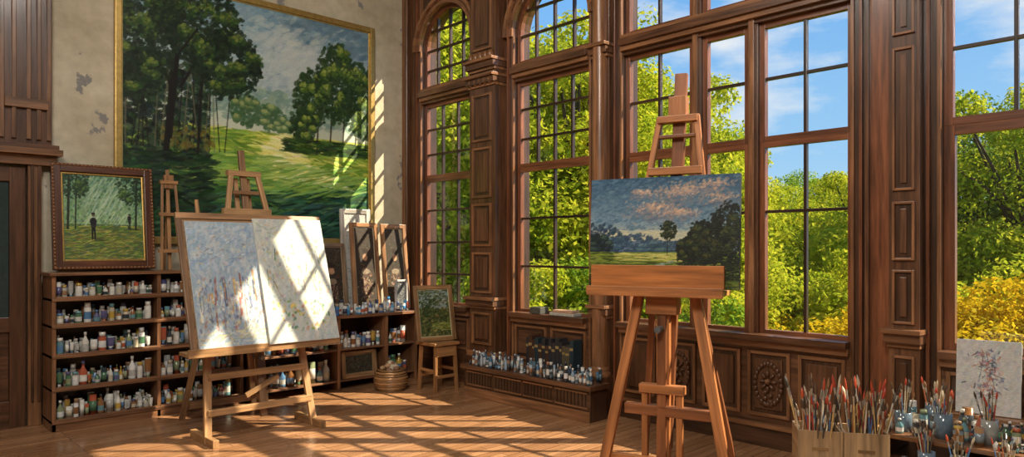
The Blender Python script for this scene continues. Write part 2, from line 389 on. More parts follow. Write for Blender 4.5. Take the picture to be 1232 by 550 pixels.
# wainscot beneath windows
b=B()
b.bb(XW-.03,XW,W3[0],W3[1],0,ZS-.08,WM); b.bb(XW-.06,XW-.0,W3[0],W3[1],0,.14,WN); b.bb(XW-.075,XW,W3[0],W3[1],.14,.17,WL)
n=5;ww=(W3[1]-W3[0])/n
for i in range(n):
    a=W3[0]+i*ww+.03;e=a+ww-.06; panel(b,a,e,.22,.70,XW-.03,WL,WM)
for i in(1,3):
    c=W3[0]+(i+.5)*ww
    for k in range(24):
        t=k/24*6.283; b.ell((XW-.05,c+.10*math.cos(t),.46+.15*math.sin(t)),(.012,.016,.020),WM)
    for k in range(8):
        t=k/8*6.283; b.ell((XW-.05,c+.045*math.cos(t),.48+.055*math.sin(t)),(.018,.026,.014),WM,R=Matrix.Rotation(t,3,'X'))
    b.ell((XW-.055,c,.48),(.025,.022,.022),WL)
    for k in range(5): b.ell((XW-.05,c+.02*(-1)**k,.40-.022*k),(.015,.018,.018),WM)
for w in(W1,W2,W4):
    b.bb(XW-.03,XW,w[0],w[1],0,ZS-.08,WM)
    nn=max(2,int((w[1]-w[0])/.38)); q=(w[1]-w[0])/nn
    for i in range(nn): panel(b,w[0]+i*q+.03,w[0]+(i+1)*q-.03,.2 if w is W4 else .36,.70,XW-.03)
b.build('trim_2',[WOOD],bevel=.003)
# low bench / radiator cover beneath windows 1-2
b=B(); b.bb(4.50,4.76,3.76,5.44,.27,.31,WM); b.bb(4.54,4.76,3.79,5.41,.0,.27,WN)
b.bb(4.76,4.94,4.05,5.18,.27,.31,WM)
b.bb(4.525,4.54,3.79,5.41,.0,.09,WL)
for i in range(4): 
    a=3.82+i*.395; 
    for z in(.11,.235): b.bb(4.528,4.54,a,a+.37,z,z+.014,WL)
    for k in range(9): b.bb(4.532,4.54,a+.02+k*.04,a+.035+k*.04,.125,.235,WD)
b.build('window_bench',[WOOD],bevel=.003)
b=B(); b.bb(1.38,4.85,YB-.025,YB-.001,0,.2,WM); b.bb(1.38,4.85,YB-.035,YB-.001,.2,.225,WL); b.build('baseboard_north',[WOOD],bevel=.003)
# ---- door and overdoor at left end of north wall
b=B(); DC=(.11,.048,.025); DL=(.22,.105,.05)
D0,D1=.12,1.13
for a,e in((D0,D0+.12),(D1-.11,D1)): b.bb(a,e,YB-.07,YB-.01,0,2.12,DC)
b.bb(D0+.12,D1-.11,YB-.07,YB-.01,2.0,2.12,DC); b.bb(D0+.12,D1-.11,YB-.07,YB-.01,0,.22,DC); b.bb(D0+.12,D1-.11,YB-.07,YB-.01,.78,.9,DC)
b.bb(D0+.12,D1-.11,YB-.04,YB-.02,.22,.78,DC); b.bb(D0+.18,D1-.17,YB-.06,YB-.04,.3,.7,DL)
b.bb(D0+.12,D1-.11,YB-.045,YB-.035,.9,2.0,(.03,.05,.05),1)
b.bb((D0+D1)/2-.012,(D0+D1)/2+.012,YB-.06,YB-.03,.9,2.0,DC)
b.ell((D0+.06,YB-.11,1.0),(.03,.03,.03),(.5,.35,.1),1)
b.build('door_1',[WOOD,GLOSS],bevel=.004)
b=B()
for a,e in((-.06,.11),(1.14,1.235)):
    b.bb(a,e,YB-.10,YB-.001,0,2.2,DL); b.bb(a+.02,a+.04,YB-.115,YB-.10,.2,2.15,DC); b.bb(e-.03,e-.01,YB-.115,YB-.10,.2,2.15,DC)
b.bb(-.1,1.34,YB-.13,YB-.001,2.14,2.22,DL); b.bb(-.14,1.37,YB-.2,YB-.001,2.22,2.27,DL); b.bb(-.12,1.35,YB-.16,YB-.001,2.27,2.31,DC)
b.bb(-.08,1.31,YB-.09,YB-.001,2.31,ZC,DC)
for x in(.0,.2,.95,1.03,1.13,1.2,1.27): b.bb(x,x+.03,YB-.115,YB-.09,2.35,ZC,DL)
b.bb(.98,1.28,YB-.13,YB-.09,2.6,2.68,DL)
b.build('trim_3',[WOOD],bevel=.004)
# ------------------------------------------------------------------ PAINTINGS
def frame_box(b,x0,x1,z0,z1,y,w,d,col,inner=None,mat=0):
    for a in((x0,x0+w,z0,z1),(x1-w,x1,z0,z1),(x0+w,x1-w,z0,z0+w),(x0+w,x1-w,z1-w,z1)): b.bb(a[0],a[1],y-d,y,a[2],a[3],col,mat)
    if inner:
        iw=w*.25
        for a in((x0+w,x0+w+iw,z0+w,z1-w),(x1-w-iw,x1-w,z0+w,z1-w),(x0+w+iw,x1-w-iw,z0+w,z0+w+iw),(x0+w+iw,x1-w-iw,z1-w-iw,z1-w)): b.bb(a[0],a[1],y-d*.6,y,a[2],a[3],inner,1)
# big one
p=P(460,430,(.35,.42,.42))
p.grad(.45,(.78,.80,.70),.75,(.62,.70,.72)); p.grad(.75,(.62,.70,.72),1,(.44,.57,.66))
p.sc(1500,(.2,1),(.6,1),.022,.008,.3,[(.58,.66,.70),(.48,.59,.65),(.70,.74,.72),(.42,.54,.62),(.53,.63,.67)],.5,.02)
p.sc(160,(.6,1),(.86,1.02),.03,.012,.4,[(.34,.46,.54),(.4,.5,.56)],.5,.02)
p.sc(400,(.45,.85),(.64,.92),.03,.011,.5,[(.78,.80,.77),(.70,.74,.75)],.4,.02,shape='g')
p.sc(500,(.3,.95),(.50,.64),.02,.008,.1,[(.50,.60,.56),(.58,.66,.56),(.44,.56,.52)],.7,.02)
p.tree(.38,.50,.47,.61,240,.006,.006,[(.26,.38,.24)],[(.38,.48,.28)],[(.55,.60,.38)])
p.tree(.47,.60,.47,.58,240,.006,.006,[(.28,.40,.26)],[(.42,.52,.32)],[(.60,.65,.42)])
p.tree(.56,.64,.46,.53,120,.006,.006,[(.30,.42,.28)],[(.44,.54,.34)],[(.6,.66,.44)])
p.grad(.0,(.10,.20,.16),.30,(.27,.42,.17))
p.grad(.30,(.30,.46,.17),.46,(.68,.72,.32))
p.sc(1400,(0,1),(.0,.3),.035,.0045,.12,[(.11,.24,.18),(.22,.38,.17),(.12,.30,.24),(.32,.48,.2),(.08,.17,.14),(.16,.36,.30),(.36,.52,.36)],.75,aj=.2)
p.sc(1000,(.15,1),(.26,.46),.03,.0045,-.12,[(.74,.79,.28),(.58,.69,.22),(.45,.60,.2),(.86,.86,.42),(.36,.5,.18)],.8,aj=.15)
for k in range(60):
    t=k/59; x=.60-.06*math.sin(t*3)+.10*t; y=.455-.20*t; p.sc(9,(x-.02-.14*t,x+.02+.16*t),(y-.008,y+.008),.02+.03*t,.0035+.002*t,-.1,[(.96,.93,.66),(.92,.90,.52),(.98,.96,.80),(.88,.86,.46)],.8,aj=.08)
p.sc(200,(.5,.95),(.20,.33),.05,.004,.22,[(.62,.75,.34),(.50,.68,.34),(.40,.56,.22)],.75,aj=.1)
p.sc(260,(.2,.62),(.22,.36),.045,.0045,.1,[(.66,.75,.34),(.45,.62,.28),(.36,.52,.22)],.7,aj=.12)
DKc=[(.14,.22,.12),(.18,.27,.14)]; MDc=[(.26,.37,.15),(.33,.43,.17)]; LTc=[(.48,.55,.22),(.58,.63,.30)]
for x in(.69,.74,.80,.86,.92,.97): p.line(x,.39,x+.012,.62,.0045,(.14,.12,.09))
p.tree(.64,.80,.50,.76,500,.008,.006,DKc,MDc,LTc)
p.tree(.74,.93,.54,.90,800,.008,.006,DKc,MDc,LTc)
p.tree(.86,1.05,.48,.84,700,.008,.006,DKc,MDc,LTc)
p.tree(.62,.74,.44,.58,260,.007,.006,DKc,MDc,LTc)
p.sc(260,(.6,1),(.39,.45),.025,.005,0,[(.12,.2,.1),(.22,.34,.12)],.8,aj=.1)
p.sc(1500,(-.02,.3),(.3,.72),.009,.012,1.5,[(.09,.15,.12),(.14,.22,.14),(.06,.11,.1),(.20,.28,.17)],.85)
for x in np.linspace(.0,.36,20): p.line(x,.36,x+rng.normal(0,.02),.66,.003,(.07,.06,.06) if rng.random()<.6 else (.42,.4,.32),45)
p.sc(90,(.14,.32),(.36,.44),.009,.008,1.2,[(.50,.42,.18),(.45,.46,.2),(.38,.34,.14)],.6)
BR=(.08,.07,.06)
p.line(.15,.32,.2,.98,.011,BR,90); p.line(.2,.6,.33,.85,.006,BR,50); p.line(.19,.55,.06,.85,.006,BR,50); p.line(.26,.32,.28,.7,.006,BR,50)
DKf=[(.08,.14,.09),(.11,.18,.10)]; MDf=[(.17,.27,.12),(.22,.32,.14)]; LTf=[(.35,.43,.17),(.44,.49,.22)]
p.tree(-.10,.22,.60,1.08,1100,.008,.006,DKf,MDf,LTf)
p.tree(.10,.42,.70,1.08,1100,.008,.006,DKf,MDf,LTf)
p.tree(.24,.50,.58,.86,800,.008,.006,DKf,MDf,LTf)
p.tree(-.05,.14,.52,.74,400,.008,.006,DKf,MDf,LTf)
p.line(.165,.40,.19,.72,.008,BR,60); p.line(.19,.72,.26,.84,.004,BR,30)
p.sc(600,(-.02,.32),(.1,.34),.025,.006,.1,[(.07,.13,.1),(.12,.21,.12),(.17,.29,.14)],.8,aj=.2)
p.sc(200,(.6,1),(.0,.16),.035,.005,.3,[(.06,.14,.14),(.2,.38,.34),(.12,.26,.24)],.8,aj=.15)
e=empty('large_landscape_painting')
b=B(); gc=(.62,.42,.14); frame_box(b,1.79,4.47,1.50,3.98,YB-.01,.055,.06,gc,(.75,.55,.22),0); b.bb(1.83,4.43,YB-.03,YB-.011,1.53,3.95,(.2,.15,.1),0)
b.build('frame',[GILT,GILT],bevel=.006,parent=e)
p.obj('canvas',(1.83,YB-.034,1.54),(2.6,0,0),(0,0,2.4),parent=e)
# small framed painting with figures on shelf
p=P(190,220,(.3,.38,.25))
p.grad(.42,(.58,.70,.48),1,(.30,.46,.38))
p.sc(1300,(0,1),(.38,1),.018,.012,1,[(.24,.38,.24),(.38,.54,.32),(.52,.66,.46),(.30,.46,.42),(.62,.72,.54)],.7)
p.sc(160,(.25,.8),(.45,.95),.09,.010,1.0,[(.78,.85,.70),(.64,.75,.66)],.45,aj=.08)
p.sc(1000,(0,1),(0,.40),.045,.006,.1,[(.42,.56,.18),(.62,.66,.26),(.28,.42,.15),(.70,.66,.32),(.46,.46,.2),(.5,.42,.22)],.8,aj=.15)
for x,w in((.05,.016),(.14,.010),(.90,.014)): p.line(x,.36,x+.03,.98,w,(.14,.18,.12),90)
p.tree(-.1,.32,.70,1.1,300,.014,.010,[(.12,.2,.12)],[(.2,.32,.15)],[(.36,.46,.22)]); p.tree(.66,1.1,.66,1.08,300,.014,.010,[(.12,.2,.12)],[(.22,.34,.16)],[(.38,.5,.24)])
for x,y,k in((.36,.42,1.0),(.82,.47,.6)):
    p.dab(x,y,.036*k,.085*k,0,(.07,.06,.09),1); p.dab(x,y+.03,.045*k,.05*k,0,(.09,.07,.10),1); p.dab(x+.002,y+.105*k,.022*k,.026*k,0,(.36,.24,.16),1); p.dab(x,y+.12*k,.026*k,.016*k,0,(.07,.05,.04),1)
    p.line(x-.016*k,y-.18*k,x-.012*k,y-.05*k,.011*k,(.06,.05,.06)); p.line(x+.018*k,y-.18*k,x+.012*k,y-.05*k,.011*k,(.06,.05,.06))
    p.sc(20,(x-.02,x+.12),(y-.2*k,y-.17*k),.04,.004,0,[(.2,.24,.12)],.7,aj=.05)
e=empty('framed_forest_painting',TR(1.29,6.80,1.275)@Matrix.Rotation(math.radians(-7),4,'X'))
b=B(); fcx=(.12,.042,.02); frame_box(b,0,.78,0,.90,0,.07,.05,fcx,(.55,.34,.1),0)
for k in range(26):
    x=.02+k*.74/25
    for z in(.012,.888): b.ell((x,-.052,z),(.014,.01,.01),(.3,.13,.05))
for k in range(30):
    z=.02+k*.86/29
    for x in(.012,.768): b.ell((x,-.052,z),(.01,.01,.014),(.3,.13,.05))
b.bb(.04,.74,-.015,-.002,.04,.86,(.1,.07,.05)); o=b.build('frame',[WOOD,GILT],bevel=.005); o.parent=e
o=p.obj('canvas',(.085,-.02,.085),(.61,0,0),(0,0,.73)); o.parent=e
# ------------------------------------------------------------------ LEFT EASEL
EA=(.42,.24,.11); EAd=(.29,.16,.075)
MA=TR(2.43,5.35,0)
b=B()
for s in(-1,1):
    b.bar((s*.43,0,.0),(s*.31,.36,1.70),.055,.035,EA)
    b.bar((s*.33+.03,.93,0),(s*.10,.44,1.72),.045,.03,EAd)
    b.bar((s*.43,-.16,.03),(s*.43,.30,.03),.045,.06,EA)
    b.bar((s*.05+.04,.15,.2),(s*.05+.04,.52,2.04),.035,.03,EA)
b.bar((-.42,.03,.22),(.42,.03,.22),.05,.03,EA,side=(0,0,1)); b.bar((-.40,.085,.48),(.40,.085,.48),.05,.03,EA,side=(0,0,1))
b.bar((-.36,.30,1.42),(.36,.30,1.42),.05,.03,EA,side=(0,0,1))
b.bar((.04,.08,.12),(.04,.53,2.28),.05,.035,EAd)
b.bb(-.60,.62,-.085,.10,.665,.695,EA); b.bb(-.60,.62,-.095,-.075,.66,.725,EA)
b.bb(-.30,.30,.72,.76,.12,.18,EAd)
for s in(-1,1): b.bar((.04+s*.17,.385,1.74),(.04+s*.11,.46,2.08),.04,.03,EA)
b.bar((-.16,.40,1.76),(.24,.40,1.76),.05,.06,EA,side=(0,0,1)); b.bar((-.10,.47,2.08),(.18,.47,2.08),.045,.06,EA,side=(0,0,1)); b.bar((-.07,.43,1.92),(.15,.43,1.92),.03,.04,EAd,side=(0,0,1))
b.cyl((.04,.30,.58),(.04,.10,.58),.018,.018,(.2,.2,.2),1); b.bar((-.1,.10,.30),(.18,.12,.42),.04,.025,EA,side=(0,0,1))
b.cyl((-.36,.37,1.66),(-.38,.37,1.84),.02,.015,EA)
b.build('wooden_easel',[WOODR,PAINT],M=MA,bevel=.004)
tilt=math.atan2(.35,1.03)
MB=TR(1.86,5.285,.698)@Matrix.Rotation(-tilt,4,'X')
b=B(); b.bb(0,1.20,0,.022,0,1.09,(.32,.18,.085)); b.bb(0,1.2,-.012,0,1.04,1.09,(.38,.21,.10)); b.bb(-.0,.04,-.012,0,0,1.04,(.22,.12,.06)); b.build('drawing_board',[WOODR],M=MB,bevel=.003)
e=empty('paint_study_sheet',MB)
p=P(180,300,(.58,.64,.68))
p.sc(900,(0,1),(0,1),.06,.016,1.5,[(.62,.67,.71),(.54,.61,.67),(.70,.72,.72),(.58,.62,.68),(.50,.59,.68),(.68,.66,.64)],.6,.03)
p.sc(140,(.0,1),(.62,.98),.07,.02,.3,[(.46,.56,.68),(.64,.70,.75),(.74,.74,.72)],.5,.03)
for k in range(30):
    x=rng.uniform(.06,.94); y=rng.uniform(.14,.42); h=rng.uniform(.06,.26); p.line(x,y,x+rng.normal(0,.012),y+h,rng.uniform(.005,.02),[(.52,.38,.28),(.28,.31,.38),(.66,.48,.32),(.36,.42,.54),(.74,.60,.40),(.84,.82,.76),(.55,.34,.30)][k%7],26)
p.sc(330,(.04,.96),(.14,.55),.014,.026,0,[(.66,.50,.36),(.42,.48,.60),(.80,.66,.44),(.32,.36,.44),(.78,.74,.64),(.60,.40,.34),(.84,.76,.50),(.55,.50,.62),(.80,.82,.82)],.6,.04,aj=.35)
p.sc(70,(.08,.92),(.66,.9),.03,.010,.3,[(.40,.48,.60),(.78,.68,.48),(.40,.42,.48),(.62,.50,.42),(.82,.83,.82)],.6,.04)
p.sc(130,(.02,.98),(.02,.14),.06,.01,.2,[(.80,.72,.50),(.78,.79,.77),(.60,.58,.52),(.82,.78,.58)],.65,.04)
p.sc(120,(0,1),(0,1),.05,.02,1.4,[(.74,.76,.77)],.45,.02)
b=B(); b.bb(.05,.60,-.03,-.013,.0,1.01,(.6,.6,.58)); o=b.build('stretcher',[PAINT]); o.parent=e; o=p.obj('canvas',(.052,-.0315,.002),(.546,0,0),(0,0,1.006)); o.parent=e
e=empty('paint_study_sheet',MB)
p=P(190,300,(.70,.71,.68))
p.sc(900,(0,1),(0,1),.05,.02,1.3,[(.74,.75,.73),(.68,.71,.71),(.79,.78,.72),(.65,.70,.72),(.74,.71,.65)],.6,.03)
p.sc(230,(.06,.94),(.20,.84),.022,.016,.9,[(.80,.68,.36),(.48,.58,.42),(.76,.52,.38),(.56,.64,.70),(.84,.78,.52),(.46,.45,.50),(.42,.55,.60),(.58,.64,.40),(.68,.52,.54)],.6,.04,aj=1.0)
for k in range(18):
    x=rng.uniform(.08,.92); y=rng.uniform(.35,.75); p.line(x,y,x+rng.normal(0,.04),y+rng.uniform(.03,.14),rng.uniform(.004,.010),[(.36,.42,.32),(.52,.42,.32),(.72,.62,.34)][k%3],18)
p.sc(80,(.1,.9),(.08,.32),.026,.016,.8,[(.84,.64,.20),(.30,.48,.30),(.82,.74,.26),(.26,.38,.38),(.46,.60,.32),(.70,.40,.26)],.75,.04,aj=1.0)
p.sc(50,(.05,.95),(.84,.97),.05,.010,.1,[(.60,.66,.70),(.80,.70,.50),(.54,.60,.54)],.6,.03)
p.sc(160,(.02,.98),(.05,.95),.045,.02,1.2,[(.78,.78,.75)],.5,.02,aj=.6)
b=B(); b.bb(.575,1.175,-.05,-.033,.0,1.04,(.65,.64,.6)); o=b.build('stretcher',[PAINT]); o.parent=e; o=p.obj('canvas',(.577,-.0515,.002),(.596,0,0),(0,0,1.036)); o.parent=e
# ------------------------------------------------------------------ RIGHT EASEL
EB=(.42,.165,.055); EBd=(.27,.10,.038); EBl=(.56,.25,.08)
MR=TR(3.40,2.31,0,math.radians(-71.9))
b=B()
for s,ft,tp in((-1,-.36,-.14),(1,.42,.18)):
    b.bar((ft,-.10,.0),(tp,.03,1.20),.058,.04,EB)
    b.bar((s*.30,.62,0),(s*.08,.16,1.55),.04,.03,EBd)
    b.bar((s*.10,.0,.05),(s*.10,.0,.66),.035,.035,EB)
    b.bar((.055+s*.155,.07,1.86),(.065+s*.105,.10,2.22),.034,.03,EB)
b.bb(-.22,.28,-.02,.03,.50,.56,EBd); b.bb(-.30,.36,-.06,-.02,.22,.27,EB); b.bb(-.13,.13,-.03,.03,.63,.68,EB)
b.bar((0,.03,.03),(0,.03,1.3),.075,.045,EB); b.bar((0,.075,.3),(.075,.14,2.47),.07,.04,EBd)
b.bb(-.025,.025,-.02,.01,.1,1.15,EBd)
b.bb(-.09,.09,-.03,.07,1.08,1.19,EB); b.cyl((0,-.03,1.0),(0,-.10,1.0),.02,.02,(.1,.1,.1),1)
b.bb(-.42,.36,-.10,.10,1.195,1.225,EBl); b.bb(-.42,.36,-.115,-.095,1.185,1.24,EB)
b.bar((-.05,.10,2.20),(.18,.10,2.20),.04,.07,EB,side=(0,0,1)); b.bar((-.10,.075,1.90),(.21,.075,1.90),.045,.06,EB,side=(0,0,1)); b.bar((-.04,.09,2.10),(.17,.09,2.10),.02,.05,EBd,side=(0,0,1))
b.bb(.015,.115,.07,.15,2.2,2.33,EB)
b.build('wooden_easel',[WOODR,PAINT],M=MR,bevel=.004)
b=B(); b.bb(-.40,.36,-.085,-.055,1.23,1.36,(.46,.165,.045)); b.build('easel_tray_board',[WOODR],M=MR,bevel=.003)
MC=MR@Matrix.Translation((0,-.04,1.23))@Matrix.Rotation(math.radians(-4),4,'X')
e=empty('landscape_canvas',MC)
p=P(380,280,(.35,.42,.5))
p.grad(.42,(.72,.70,.58),.60,(.46,.55,.60)); p.grad(.60,(.46,.55,.60),1,(.14,.26,.36))
p.sc(1400,(0,1),(.52,1),.02,.007,.2,[(.26,.38,.48),(.20,.32,.42),(.32,.44,.52),(.40,.50,.55)],.45,.02)
def cloud(cx,cy,w,h,n):
    p.sc(n,(cx-w,cx+w),(cy-h*1.3,cy+h),.014,.007,.3,[(.40,.42,.47),(.48,.46,.48),(.34,.39,.45),(.54,.50,.49)],.5,.02,shape='g')
    p.sc(n,(cx-w*.8,cx+w),(cy-h*.1,cy+h*1.4),.010,.006,.4,[(.74,.60,.50),(.82,.70,.58),(.64,.53,.49),(.72,.56,.46)],.5,.02,shape='g')
for c in((.45,.68,.18,.07,220),(.62,.82,.20,.08,260),(.36,.84,.10,.04,70),(.82,.88,.14,.06,130),(.60,.64,.16,.05,130),(.88,.76,.12,.05,80)): cloud(*c)
p.sc(180,(0,1),(.44,.52),.03,.005,0,[(.82,.76,.58),(.70,.70,.60)],.5,.02,aj=.1)
p.tree(-.2,.26,.30,.58,300,.012,.008,[(.15,.23,.30)],[(.20,.29,.36)],[(.28,.38,.43)])
p.tree(.14,.50,.28,.48,300,.012,.007,[(.18,.27,.35)],[(.24,.34,.41)],[(.33,.43,.48)])
p.tree(.42,.78,.28,.42,260,.012,.006,[(.18,.27,.32)],[(.22,.32,.36)],[(.32,.42,.42)])
p.tree(-.08,.16,.28,.48,240,.010,.008,[(.08,.13,.14)],[(.12,.19,.18)],[(.20,.28,.24)])
p.grad(0,(.14,.17,.06),.32,(.46,.52,.18))
p.sc(1000,(0,1),(.0,.32),.04,.004,0,[(.30,.38,.10),(.46,.52,.17),(.20,.26,.08),(.58,.60,.24),(.12,.15,.06)],.75,.03,aj=.08)
p.sc(150,(.2,.65),(.24,.31),.04,.003,0,[(.80,.76,.42),(.66,.66,.34)],.8,.03,aj=.05)
for k in range(40):
    t=k/39; p.sc(3,(.32+.22*t+.05*math.sin(t*7)-.015,.35+.22*t+.05*math.sin(t*7)),(.05+.18*t,.06+.18*t),.024*(1.1-t*.7),.0035,0,[(.62,.66,.62),(.50,.56,.56)],.75,.02,aj=.05)
p.sc(300,(0,.28),(-.02,.1),.03,.006,0,[(.10,.13,.05),(.17,.2,.07)],.8,.02)
p.line(.54,.3,.545,.5,.003,(.07,.06,.05),50); p.tree(.49,.60,.42,.60,160,.007,.005,[(.08,.12,.06)],[(.13,.17,.08)],[(.22,.25,.11)])
DKt=[(.05,.07,.04),(.07,.10,.05)]; MDt=[(.11,.15,.07),(.14,.18,.08)]; LTt=[(.22,.25,.10),(.28,.27,.11)]
p.tree(.60,.76,.22,.44,350,.009,.007,DKt,MDt,LTt); p.tree(.66,.92,.2,.60,800,.009,.007,DKt,MDt,LTt); p.tree(.80,1.12,.2,.76,900,.009,.007,DKt,MDt,LTt)
p.sc(300,(.6,1),(.08,.26),.02,.005,0,[(.06,.09,.05),(.13,.16,.06)],.85,.02)
b=B(); b.bb(-.43,.43,0,.045,0,.635,(.045,.055,.065)); o=b.build('stretcher',[PAINT],bevel=.003); o.parent=e; o=p.obj('canvas',(-.429,-.002,.001),(.858,0,0),(0,0,.633)); o.parent=e
# ------------------------------------------------------------------ BOTTLES
WH=[(.66,.64,.58),(.72,.70,.64),(.42,.42,.40),(.5,.44,.32),(.72,.72,.70)]
CO=[(.10,.22,.40),(.42,.10,.05),(.07,.17,.09),(.25,.11,.04),(.5,.32,.06),(.04,.05,.06),(.13,.27,.30),(.24,.28,.16),(.10,.10,.22),(.32,.18,.09)]
def jar(b,x,y,z,h,r,body,lid,kind=0,n=10):
    lab=random.choice(WH+WH+CO)
    if kind==0: b.lathe((x,y,z),[(0.001,0),(r*.95,0),(r,.01),(r,h*.2),(r,h*.55),(r,h*.72),(r*.8,h*.8),(r*.82,h*.8),(r*.82,h),(0.001,h)],[body,body,body,lab,body,body,lid,lid,lid],0,n)
    elif kind==1: b.lathe((x,y,z),[(0.001,0),(r,0),(r,h*.15),(r,h*.42),(r,h*.55),(r*.38,h*.74),(r*.34,h*.86),(r*.42,h*.86),(r*.42,h),(0.001,h)],[body,body,lab,body,body,body,lid,lid,lid],0,n)
    elif kind==3: b.lathe((x,y,z),[(0.001,0),(r*.5,0),(r*.5,h*.18),(r*.3,h*.2),(r*.9,h*.3),(r,h*.95),(r*.9,h),(0.001,h)],[lid,lid,body,body,lab,body,body],0,n,True,1,.5)
    else: b.lathe((x,y,z),[(0.001,0),(r,0),(r,h*.2),(r*1.01,h*.2),(r*1.01,h*.7),(r,h*.7),(r,h),(0.001,h)],[lid,lid,lid,body,body,lid,lid],0,n)
def fill(b,x0,x1,y0,y1,z,hmax,dens,white=.6,rmin=.016,rmax=.032):
    x=x0; bias=white
    while x<x1:
        if random.random()<.2: bias=min(1,max(.1,white+random.uniform(-.4,.3)))
        r=random.uniform(rmin,rmax)
        if x+2*r>x1: break
        yy=y0+r+random.uniform(0,.03)
        while yy+r<y1:
            if random.random()<dens:
                h=min(hmax*random.uniform(.8,1),random.uniform(2.4,6.0)*r+.03)
                body=random.choice(WH if random.random()<bias else CO); lid=random.choice(WH[:2]+WH+CO)
                jar(b,x+r,yy,z,h,r*random.uniform(.85,1),body,lid,random.choice((0,0,1,1,2,3)))
            yy+=2.1*r+random.uniform(.002,.03)
        x+=2*r+random.uniform(.001,.008)
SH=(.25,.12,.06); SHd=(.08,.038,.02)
b=B(); sx0,sx1=1.24,2.78; yf,yb=6.55,6.96
zs=[.08,.335,.60,.84,1.055,1.26]
for x in(sx0,2.02,sx1-.03): b.bb(x,x+.03,yf,yb-.06,0,1.26,SH)
for z in zs: b.bb(sx0-(.02 if z>1.2 else 0),sx1+(.0 if z>1.2 else 0),yf-.01-(.02 if z>1.2 else 0),yb-.06,z-.022,z+.002,SH)
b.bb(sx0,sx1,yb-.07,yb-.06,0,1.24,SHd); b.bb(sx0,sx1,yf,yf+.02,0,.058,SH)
for z in zs[:-1]:
    for a,e2 in((sx0+.03,2.02),(2.05,sx1-.03)): b.bb(a,e2,yf-.004,yf+.008,z,z+.016,SH)
b.build('paint_storage_shelf',[WOOD],bevel=.003)
b=B()
for z,hm,w in((.083,.20,.75),(.338,.21,.75),(.603,.19,.4),(.843,.17,.5),(1.058,.14,.75)):
    for a,e2 in((sx0+.04,2.01),(2.06,sx1-.04)): fill(b,a,e2,yf+.02,yf+.22,z,hm,.94,w,.014,.032)
b.build('paint_bottles',[GLOSS])
# tabletop easel on the shelf
b=B(); c=(.40,.21,.09); cz=1.264
b.bar((2.18,6.72,cz),(2.18,6.80,2.17),.03,.02,c)
for s in(-1,1): b.bar((2.18+s*.09,6.66,cz),(2.18+s*.055,6.76,2.05),.022,.018,c)
b.bar((2.18,6.88,cz),(2.18,6.80,1.9),.02,.02,c)
for z,w in((1.42,.21),(1.75,.18),(2.04,.15)): b.bb(2.18-w/2,2.18+w/2,6.66+(z-1.26)*.1,6.70+(z-1.26)*.1,z,z+.03,c)
b.bb(2.14,2.22,6.75,6.79,2.0,2.12,c)
b.build('tabletop_easel',[WOODR],bevel=.002)
b=B()
fill(b,2.34,2.76,6.62,6.8,1.263,.14,.7,.5); b.build('paint_bottles',[GLOSS])
# desk with shelves
b=B(); dx0,dx1=2.82,4.72; 
b.bb(dx0-.01,dx1,6.44,6.96,.735,.765,SH); 
for x in(dx0,3.72,4.3,dx1-.035): b.bb(x,x+.035,6.46,6.95,0,.735,SH)
for z in(.10,.42): b.bb(dx0,dx1,6.47,6.95,z-.02,z,SH)
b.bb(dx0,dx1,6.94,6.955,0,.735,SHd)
b.bb(dx0,3.75,6.46,6.94,.57,.59,SH)
b.build('work_desk',[WOOD],bevel=.003)
b=B(); fill(b,2.86,3.71,6.49,6.7,.59,.12,.8,.3); fill(b,2.86,3.71,6.49,6.7,.42,.13,.8,.3,.02,.035); fill(b,2.86,3.71,6.49,6.7,.10,.24,.8,.3,.03,.045); fill(b,3.77,4.28,6.49,6.7,.42,.19,.9,.4); fill(b,4.35,4.67,6.49,6.7,.42,.19,.9,.3); fill(b,4.35,4.67,6.49,6.7,.10,.2,.6,.2,.02,.04)
b.build('paint_bottles',[GLOSS])
b=B()
old=CO[:]; CO[:]=[(.06,.24,.5),(.1,.35,.58),(.5,.6,.7),(.45,.12,.07),(.05,.06,.1),(.1,.17,.4)]
fill(b,2.9,4.66,6.47,6.60,.766,.19,.95,.35,.014,.026); CO[:]=old
b.build('paint_tubes',[GLOSS])
